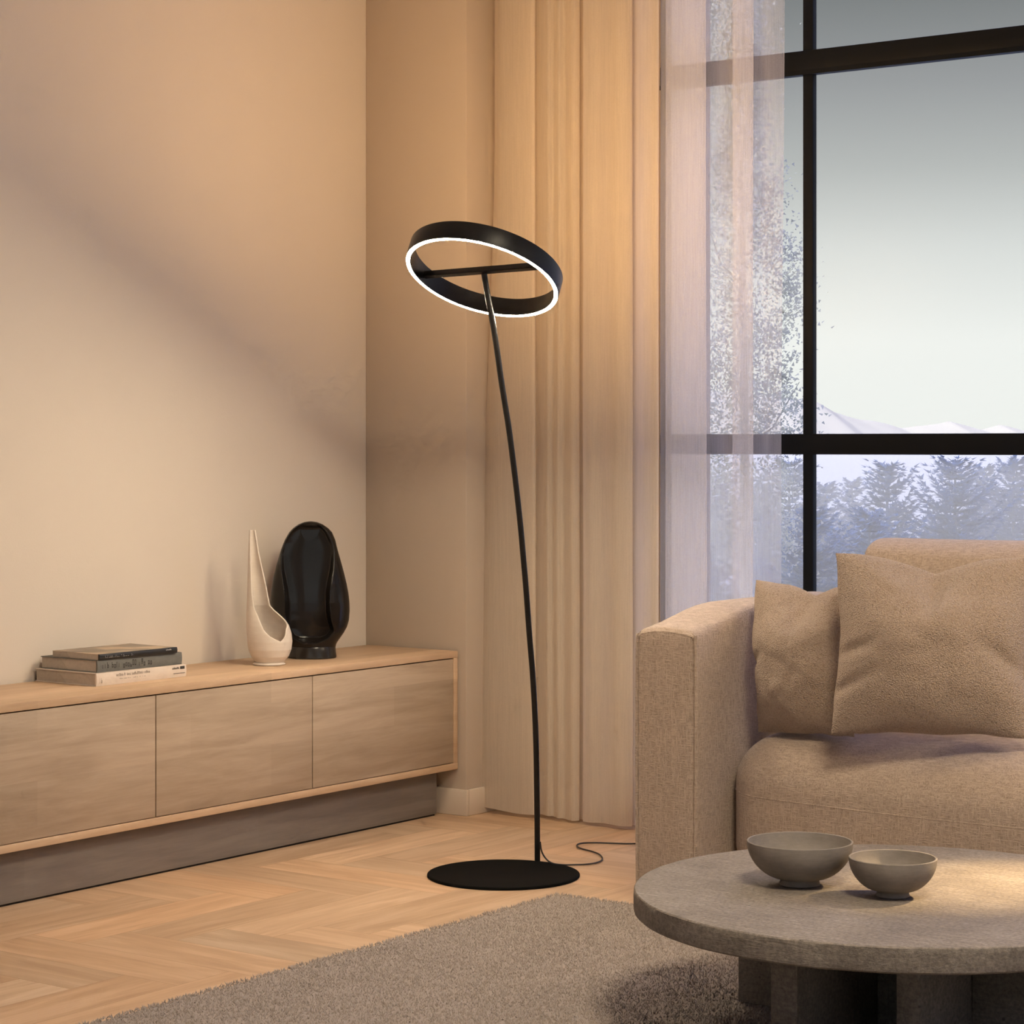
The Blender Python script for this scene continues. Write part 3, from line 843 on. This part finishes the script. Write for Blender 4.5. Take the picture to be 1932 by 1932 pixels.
# ------------------------------------------------------------------ pillows
def make_pillow(label, w, h, th, loc, rx, ry, rz, notch=(0, .1, .25), creases=(), seed=1, skew=0, group=None, pin=.07, corners=None):
    """square bouclé scatter cushion; local x across, z up, y towards the back of the sofa"""
    n = 64; vs = []; rn = Vector((seed*3.1, 0, 0))
    def pt(s, t, side):
        # outline: corners pulled out to points, edges drawn in
        x = s*(1 - pin*(1-t*t)*abs(s)); z = t*(1 - pin*(1-s*s)*abs(t)*(1 if t > 0 else .25))
        cr = (abs(s)*abs(t))**6
        prof = max(0, (1-s*s))**.62 * max(0, (1-t*t))**.62
        y = side*th*prof
        g = math.exp(-((s-notch[0])/notch[2])**2)
        gg = max(0, 1-abs(s-notch[0])/notch[2])**1.5
        if t > -.2:
            k = smooth01(-.2, 1, t); z -= notch[1]*gg*k
            y *= 1 - .55*g*smooth01(.2, 1, t)
        X, Z = x*w/2, z*h/2
        for (cs, ct, ang, ln, wd, dp) in creases:
            dx, dz = s-cs, t-ct; al = dx*math.cos(ang)+dz*math.sin(ang); ac = -dx*math.sin(ang)+dz*math.cos(ang)
            f = math.exp(-(ac/wd)**2)*math.exp(-(al/ln)**2)
            y -= side*dp*f*prof**.3
        y += side*.010*noise.noise(Vector((s*2.2, t*2.2, side*3.0))+rn)*prof
        y += side*.004*noise.noise(Vector((s*6, t*6, side*3.0))+rn)*prof
        X += .006*noise.noise(Vector((s*2, t*2.5, 0))+rn); Z += .006*noise.noise(Vector((s*2.5, t*2, 7))+rn)
        if corners:
            for (cs, ct, ox, oz) in corners:
                f = smooth01(.2, 1, (1+s*cs)/2)*smooth01(.2, 1, (1+t*ct)/2); X += ox*f; Z += oz*f
        return (X + skew*Z, y, Z)
    f1 = lambda q: math.copysign(1-(1-abs(q))**1.35, q)
    for side in (-1, 1):
        for i in range(n+1):
            for j in range(n+1): vs.append(pt(f1(2*i/n-1), f1(2*j/n-1), side))
    fs = grid_faces(n+1, n+1) + grid_faces(n+1, n+1, (n+1)**2, True)
    o = from_pd('scatter_pillow', vs, fs, M['boucle'])
    md = o.modifiers.new('sub', 'SUBSURF'); md.levels = 1; md.render_levels = 1
    o.location = loc; o.rotation_euler = (rx, ry, rz)
    tag(o, label, 'pillow', group); return o
def cam_place(u, v, Y): return cam3((u-966)/F*Y, Y, E-(v-HZ)/F*Y)
# large pillow
Yp = 5.57
make_pillow('larger square beige boucle pillow with a chopped top, leaning at the middle of the sofa', 356*Yp/F, 332*Yp/F, .125,
            cam_place(1757, 1217, Yp), math.radians(-9), 0, math.radians(20), (.04, .17, .52), [(-.85, -.10, .35, .32, .06, .020), (-.9, -.50, .45, .35, .06, .020), (.85, -.20, 2.5, .35, .08, .018), (.05, .62, 1.5, .30, .10, .022), (-.4, .7, 2.6, .25, .10, -.008)], 3, pin=.055,
            corners=[(-1, 1, -.010, .010), (1, 1, .006, .008), (-1, -1, -.012, -.008), (1, -1, .008, -.004)])
Yq = 5.88
make_pillow('smaller square beige boucle pillow tucked against the sofa arm', 228*Yq/F, 285*Yq/F, .115,
            cam_place(1525, 1243, Yq), math.radians(-8), math.radians(-3), math.radians(-8), (.14, .13, .55), [(-.85, -.10, .30, .32, .06, .018), (.1, .6, 1.6, .28, .10, .014)], 8, pin=.045,
            corners=[(-1, 1, -.03, .012)])

# ------------------------------------------------------------------ coffee table
TC = c2r(.779, 4.614); TH = .300; TR = .532; RUGZ = .0
def make_table():
    r = empty('coffee_table', (TC[0], TC[1], 0))
    tag(r, 'round low travertine coffee table standing on the rug', 'coffee table')
    seg, T = 220, .050; vs = []
    prof = [(0, TH-T), (.3, TH-T), (TR-.006, TH-T), (TR-.001, TH-T+.004), (TR, TH-T+.014), (TR, TH-.03), (TR, TH-.014), (TR-.0008, TH-.003), (TR-.003, TH-.0006), (TR-.008, TH), (.48, TH), (.3, TH), (0, TH)]
    fs = []; n = len(prof)
    for i, (a, z) in enumerate(prof):
        for k in range(seg):
            th = 2*PI*k/seg; q = a
            if a > .5: q += .0022*noise.noise(Vector((math.cos(th)*9, math.sin(th)*9, z*40)))
            zz = z + (.0006*noise.noise(Vector((math.cos(th)*14, math.sin(th)*14, 3))) if a > .5 else 0)
            vs.append((q*math.cos(th), q*math.sin(th), zz))
    for i in range(n-1):
        for k in range(seg): fs.append((i*seg+k, i*seg+(k+1) % seg, (i+1)*seg+(k+1) % seg, (i+1)*seg+k))
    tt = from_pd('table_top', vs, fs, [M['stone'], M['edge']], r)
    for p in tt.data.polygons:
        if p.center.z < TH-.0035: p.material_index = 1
    zf = .012
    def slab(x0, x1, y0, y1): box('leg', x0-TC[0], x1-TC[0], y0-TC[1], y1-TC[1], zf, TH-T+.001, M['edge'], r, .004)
    yf = -1.985
    ax0, ax1 = on_y(1453, yf), on_y(1504, yf); bx0, bx1 = on_y(1690, yf+.10), on_y(1715, yf+.10)
    slab(ax0, ax1, yf, -1.38); slab(bx0, bx0+.05, yf+.10, -1.38)
    slab(2.425, ax0-.0005, -1.655, -1.595); slab(ax1+.0005, bx0-.0005, -1.655, -1.595); slab(bx0+.0505, 3.20, -1.655, -1.595)
make_table()
def make_bowl(label, u, v, rad, h, rz):
    p = on_z(u, v, TH); o_prof = []
    fr = rad*.38; fh = h*.15
    out = [(0, .0), (fr*.95, 0), (fr, .001), (fr*.96, fh*.6), (fr*.98, fh)]
    for k in range(1, 13):
        t = k/12; a = t*PI/2
        out.append((fr*.98 + (rad-fr*.98)*math.sin(a)**1.05, fh + (h-fh)*(1-math.cos(a))**.92))
    inn = [(rad-.0015, h+.0012), (rad-.0042, h+.0004)]
    for k in range(11, -1, -1):
        t = k/12; a = t*PI/2
        inn.append(((rad-.0055)*math.sin(a)**1.0, fh+.007 + (h-fh-.007)*(1-math.cos(a))**.95))
    o = lathe('stoneware_bowl', out+inn, M['clay'], None, 96)
    o.location = (p.x, p.y, TH+.0004); o.rotation_euler = (0, 0, rz)
    tag(o, label, 'bowl')
make_bowl('larger grey stoneware bowl on the coffee table, at the left of the pair', 1509, 1669, .1085, .089, .3)
make_bowl('smaller grey stoneware bowl on the coffee table, beside the wider one', 1684.5, 1691, .0877, .077, 1.2)

# ------------------------------------------------------------------ outdoors
GZ = -8.0
def outdoors():
    # meadow
    n = 40; vs = []
    for i in range(n+1):
        for j in range(n+1):
            x = -160 + 420*i/n; y = 2.5 + 420*(j/n)**1.6
            vs.append((x, y, GZ + 1.2*noise.noise(Vector((x*.03, y*.03, 0)))))
    o = from_pd('ground_outside', vs, grid_faces(n+1, n+1), M['ground']); tag(o, kind='structure')
    # ridge of hills, profile read along the horizon
    prof = ([900, 1250, 1440, 1545, 1575, 1600, 1640, 1700, 1745, 1790, 1820, 1850, 1885, 1932, 2100, 2500], [700, 730, 745, 760, 779, 786, 792, 808, 803, 794, 803, 811, 800, 813, 800, 780])
    vs = []; Yd = 520.0; us = np.linspace(900, 2500, 260); R = 14
    for u in us:
        v = interp(u, *prof); zt = E-(v-HZ)/F*Yd
        for k in range(R):
            t = k/(R-1); Y = Yd - 120*(1-t); z = GZ + (zt-GZ)*t**.8 + .4*noise.noise(Vector((u*.02, t*2, 0)))
            P = cam3((u-966)/F*Yd, Y, z); vs.append(P)
    o = None
    t = NT('valley_mist'); vs_ = t.n('ShaderNodeVolumeScatter'); vs_.inputs['Color'].default_value = (1, .965, .82, 1)
    vs_.inputs['Density'].default_value = .0155; vs_.inputs['Anisotropy'].default_value = .2
    t.l(vs_.outputs[0], t.out.inputs['Volume'])
    mist = box('valley_mist', -150, 250, 8, 400, -12, 1.0, t.m); tag(mist, kind='stuff')
    tag(mist, 'pale blue mist filling the valley behind the conifers', 'mist')
    o = from_pd('hills_outside', vs, grid_faces(len(us), R), M['hill']); tag(o, kind='structure')
def conifer_mesh(h, w, seed, dens=1.0):
    rnd = random.Random(seed); vs, fs = [], []
    def tri(a, b, c):
        i = len(vs); vs.extend([a, b, c]); fs.append((i, i+1, i+2))
    lv = int(62*dens)
    for k in range(lv):
        t = k/lv; z = h*(.06 + .93*t); L = w/2*(1-t)**.62*(.65+.55*rnd.random()) + .06
        nb = rnd.randint(5, 8)
        for b in range(nb):
            a = rnd.random()*2*PI; ll = L*(.6+.5*rnd.random()); rise = .15 + .45*t + .45*rnd.random()
            d = Vector((math.cos(a), math.sin(a), 0)); s0 = Vector((0, 0, z))
            ns = max(5, int(ll*15))
            for q in range(ns):
                f = (q+.6)/ns; c = s0 + d*ll*f + Vector((0, 0, ll*(rise*f*f - .12*f)))
                for m in range(7):
                    ls = (.085+.085*rnd.random())*(1.2-.5*f)*(h/7)
                    aa = a + rnd.uniform(-1.1, 1.1); dd = Vector((math.cos(aa), math.sin(aa), rnd.uniform(-.1, .7)))*ls
                    wv = Vector((-math.sin(aa), math.cos(aa), rnd.uniform(-.6, .6)))*ls*.22
                    tri(c-wv, c+wv, c+dd)
    return vs, fs
def make_conifer(seed, h, w):
    vs, fs = conifer_mesh(h, w, seed)
    r = empty('conifer_tree')
    from_pd('crown', vs, fs, M['spruce'], r, smooth=False, fix=False)
    tube('trunk', [(0, 0, 0), (0, 0, h*.5), (0, 0, h*.97)], [.14, .08, .012], M['bark'], r, 7)
    return r
def copy_tree(o):
    c = o.copy(); COL.objects.link(c)
    for ch in o.children:
        k = ch.copy(); COL.objects.link(k); k.parent = c
    return c
def trees():
    protos = [make_conifer(s, 7.0, w) for s, w in ((1, 4.6), (2, 3.6), (3, 5.6))]; used = [False]*3
    # (column, top row, distance, kind, width factor)
    L = [(1489, 860, 52, 0, 'first conifer seen between the gauze curtain and the black mullion'),
         (1558, 905, 60, 1, 'small conifer showing just right of the black window mullion'),
         (1608, 897, 64, 1, 'slim hazy conifer left of the tall pointed one in the middle of the window'),
         (1674, 866, 50, 0, 'pointed hazy conifer standing tallest in the middle of the lower window'),
         (1762, 968, 70, 1, 'low conifer at the left foot of the wide right-hand clump'),
         (1802, 858, 48, 2, 'wide hazy conifer above the pillow gap, reaching the window transom'),
         (1858, 872, 62, 1, 'slender conifer between the wide conifer and the right frame edge'),
         (1912, 858, 56, 2, 'bare-looking conifer at the right edge of the window view'),
         (1345, 890, 50, 2, 'conifer veiled behind the gauze curtain'),
         (1430, 912, 66, 0, 'conifer behind the outer edge of the gauze curtain'),
         (1640, 955, 42, 2, 'short bushy conifer in front of the pointed middle conifer'),
         (1530, 955, 40, 2, 'short bushy conifer behind the foot of the black mullion'),
         (1980, 870, 68, 0, 'conifer just past the right edge of the window view')]
    for u, v, Y, k, lab in L:
        o = protos[k] if not used[k] else copy_tree(protos[k]); used[k] = True
        zt = E-(v-HZ)/F*Y; p = cam3((u-966)/F*Y, Y, 0); s = (zt-GZ)/(7.0*.99)
        o.location = (p.x, p.y, GZ-.3); s = (zt-GZ+.3)/7.0; o.scale = (s, s, s); o.rotation_euler = (0, 0, random.random()*6)
        tag(o, lab, 'tree', 'conifers outside the window')
    # tall leafy tree on the left
    rnd = random.Random(5); vs, fs = [], []; Y = 30.0; m = Y/F
    c0 = cam3((1395-966)*m, Y, 0); top = E+(HZ-(-60))*m; H = top-GZ
    def tri(a, b, c):
        i = len(vs); vs.extend([a, b, c]); fs.append((i, i+1, i+2))
    hw = ([-100, 0, 200, 300, 430, 560, 700, 900, 1100], [10, 14, 26, 52, 88, 138, 130, 105, 95])
    cl = 0
    while cl < 620:
        v = rnd.uniform(-60, 1050); w = interp(v, *hw)*m; a = rnd.random()*2*PI; rr = w*rnd.random()**.5
        c = Vector((rr*math.cos(a), rr*math.sin(a), E+(HZ-v)*m-GZ)); cl += 1; cr = .10+.22*rnd.random()
        for q in range(46):
            d = Vector((rnd.gauss(0, 1), rnd.gauss(0, 1), rnd.gauss(0, .8)))*cr*.62
            ls = .03+.035*rnd.random(); u1 = Vector((rnd.gauss(0, 1), rnd.gauss(0, 1), rnd.gauss(0, 1))).normalized(); u2 = u1.orthogonal().normalized()
            p = c+d; tri(p-u2*ls*.35, p+u2*ls*.35, p+u1*ls)
    r = empty('leafy_tree', (c0.x, c0.y, GZ))
    tag(r, 'tall leafy tree outside, half hidden behind the gauze curtain', 'tree')
    from_pd('crown', vs, fs, M['leaf'], r, smooth=False, fix=False)
    tube('trunk', [(0, 0, 0), (.1, 0, H*.5), (0, 0, H*.95)], [.11, .07, .02], M['leaf'], r, 8)
    for i in range(14):
        z = H*(.45+.035*i); a = rnd.random()*6; L_ = 1.1*(1-.05*i)
        tube('branch', [(0.05, 0, z), (L_*.5*math.cos(a), L_*.5*math.sin(a), z+.3), (L_*.9*math.cos(a), L_*.9*math.sin(a), z+.9)], [.02, .012, .005], M['leaf'], r, 5)
outdoors(); trees()

# ------------------------------------------------------------------ light
def sky():
    w = bpy.data.worlds.new('sky'); S.world = w; w.use_nodes = True; t = w.node_tree; t.nodes.clear()
    out = t.nodes.new('ShaderNodeOutputWorld'); bg = t.nodes.new('ShaderNodeBackground')
    tc = t.nodes.new('ShaderNodeTexCoord'); sx = t.nodes.new('ShaderNodeSeparateXYZ'); r = t.nodes.new('ShaderNodeValToRGB')
    mr = t.nodes.new('ShaderNodeMapRange'); mr.inputs['From Min'].default_value = -.2; mr.inputs['From Max'].default_value = 1
    t.links.new(tc.outputs['Generated'], sx.inputs[0]); t.links.new(sx.outputs['Z'], mr.inputs['Value'])
    t.links.new(mr.outputs[0], r.inputs[0])
    P = lambda z: (z+.2)/1.2
    st = [(0, (.30, .33, .38)), (P(-.02), (.78, .79, .80)), (P(.0), (.93, .93, .90)), (P(.045), (.93, .93, .90)), (P(.085), (.74, .75, .735)), (P(.12), (.50, .51, .505)),
          (P(.155), (.345, .35, .36)), (P(.19), (.225, .235, .24)), (P(.32), (.30, .35, .58)), (P(.6), (1.5, 1.5, 2.4)), (1, (1.7, 1.7, 2.9))]
    cr = r.color_ramp
    while len(cr.elements) < len(st): cr.elements.new(.5)
    for e, (p, c) in zip(cr.elements, st): e.position = p; e.color = (*c, 1)
    t.links.new(r.outputs[0], bg.inputs[0]); bg.inputs[1].default_value = 1.0
    t.links.new(bg.outputs[0], out.inputs[0])
sky()
def lamp(name, kind, loc, energy, col, target=None, **kw):
    d = bpy.data.lights.new(name, kind); d.energy = energy; d.color = col
    for k, v in kw.items(): setattr(d, k, v)
    o = bpy.data.objects.new(name, d); COL.objects.link(o); o.location = loc
    if target is not None:
        o.rotation_euler = (Vector(target)-Vector(loc)).to_track_quat('-Z', 'Y').to_euler()
    return o
# sun lamp added from the left to brighten trees, mist and hills only
lamp('added_view_sun', 'SUN', (-20, 0, 11), 4.6, (1.0, .96, .86), (0, .0, 0), angle=.1)
# reading lamp out of view at the right, then fill added at the ceiling
WARM = (1.0, .74, .54)
lamp('reading_lamp_beam', 'SPOT', tuple(cam3(2.25, 5.15, 1.75)), 600, (1.0, .70, .34), tuple(on_z(1890, 1668, TH)), spot_size=math.radians(19), spot_blend=1.0, shadow_soft_size=.035)
lamp('reading_lamp_bulb', 'SPOT', tuple(cam3(1.95, 4.7, 1.85)), 45, (1.0, .78, .50), tuple(cam3(1.05, 5.75, .5)), spot_size=math.radians(92), spot_blend=.8, shadow_soft_size=.28)
lamp('ceiling_fill', 'AREA', (4.1, -3.2, 3.12), 122, (1.0, .85, .62), (4.1, -3.2, 0), shape='DISK', size=.9)  # unseen warm fill added under the ceiling to lift the room

# ------------------------------------------------------------------ camera
cd = bpy.data.cameras.new('camera'); cam = bpy.data.objects.new('camera', cd); COL.objects.link(cam)
cam.location = CAM; cam.rotation_euler = (PI/2, 0, YAW)
cd.sensor_width = 36; cd.lens = F/1932*36; cd.shift_y = -(966-HZ)/1932; cd.clip_start = .05; cd.clip_end = 3000
S.camera = cam
S.view_settings.view_transform = 'Standard'; S.view_settings.look = 'None'
S.view_settings.exposure = 0; S.view_settings.gamma = 1; S.view_settings.use_curve_mapping = False
S.cycles.use_denoising = True
S.cycles.max_bounces = 7; S.cycles.diffuse_bounces = 4; S.cycles.transparent_max_bounces = 16
S.cycles.use_adaptive_sampling = True; S.cycles.adaptive_threshold = .08; S.cycles.adaptive_min_samples = 12
S.cycles.sample_clamp_indirect = 6; S.cycles.caustics_reflective = False; S.cycles.caustics_refractive = False
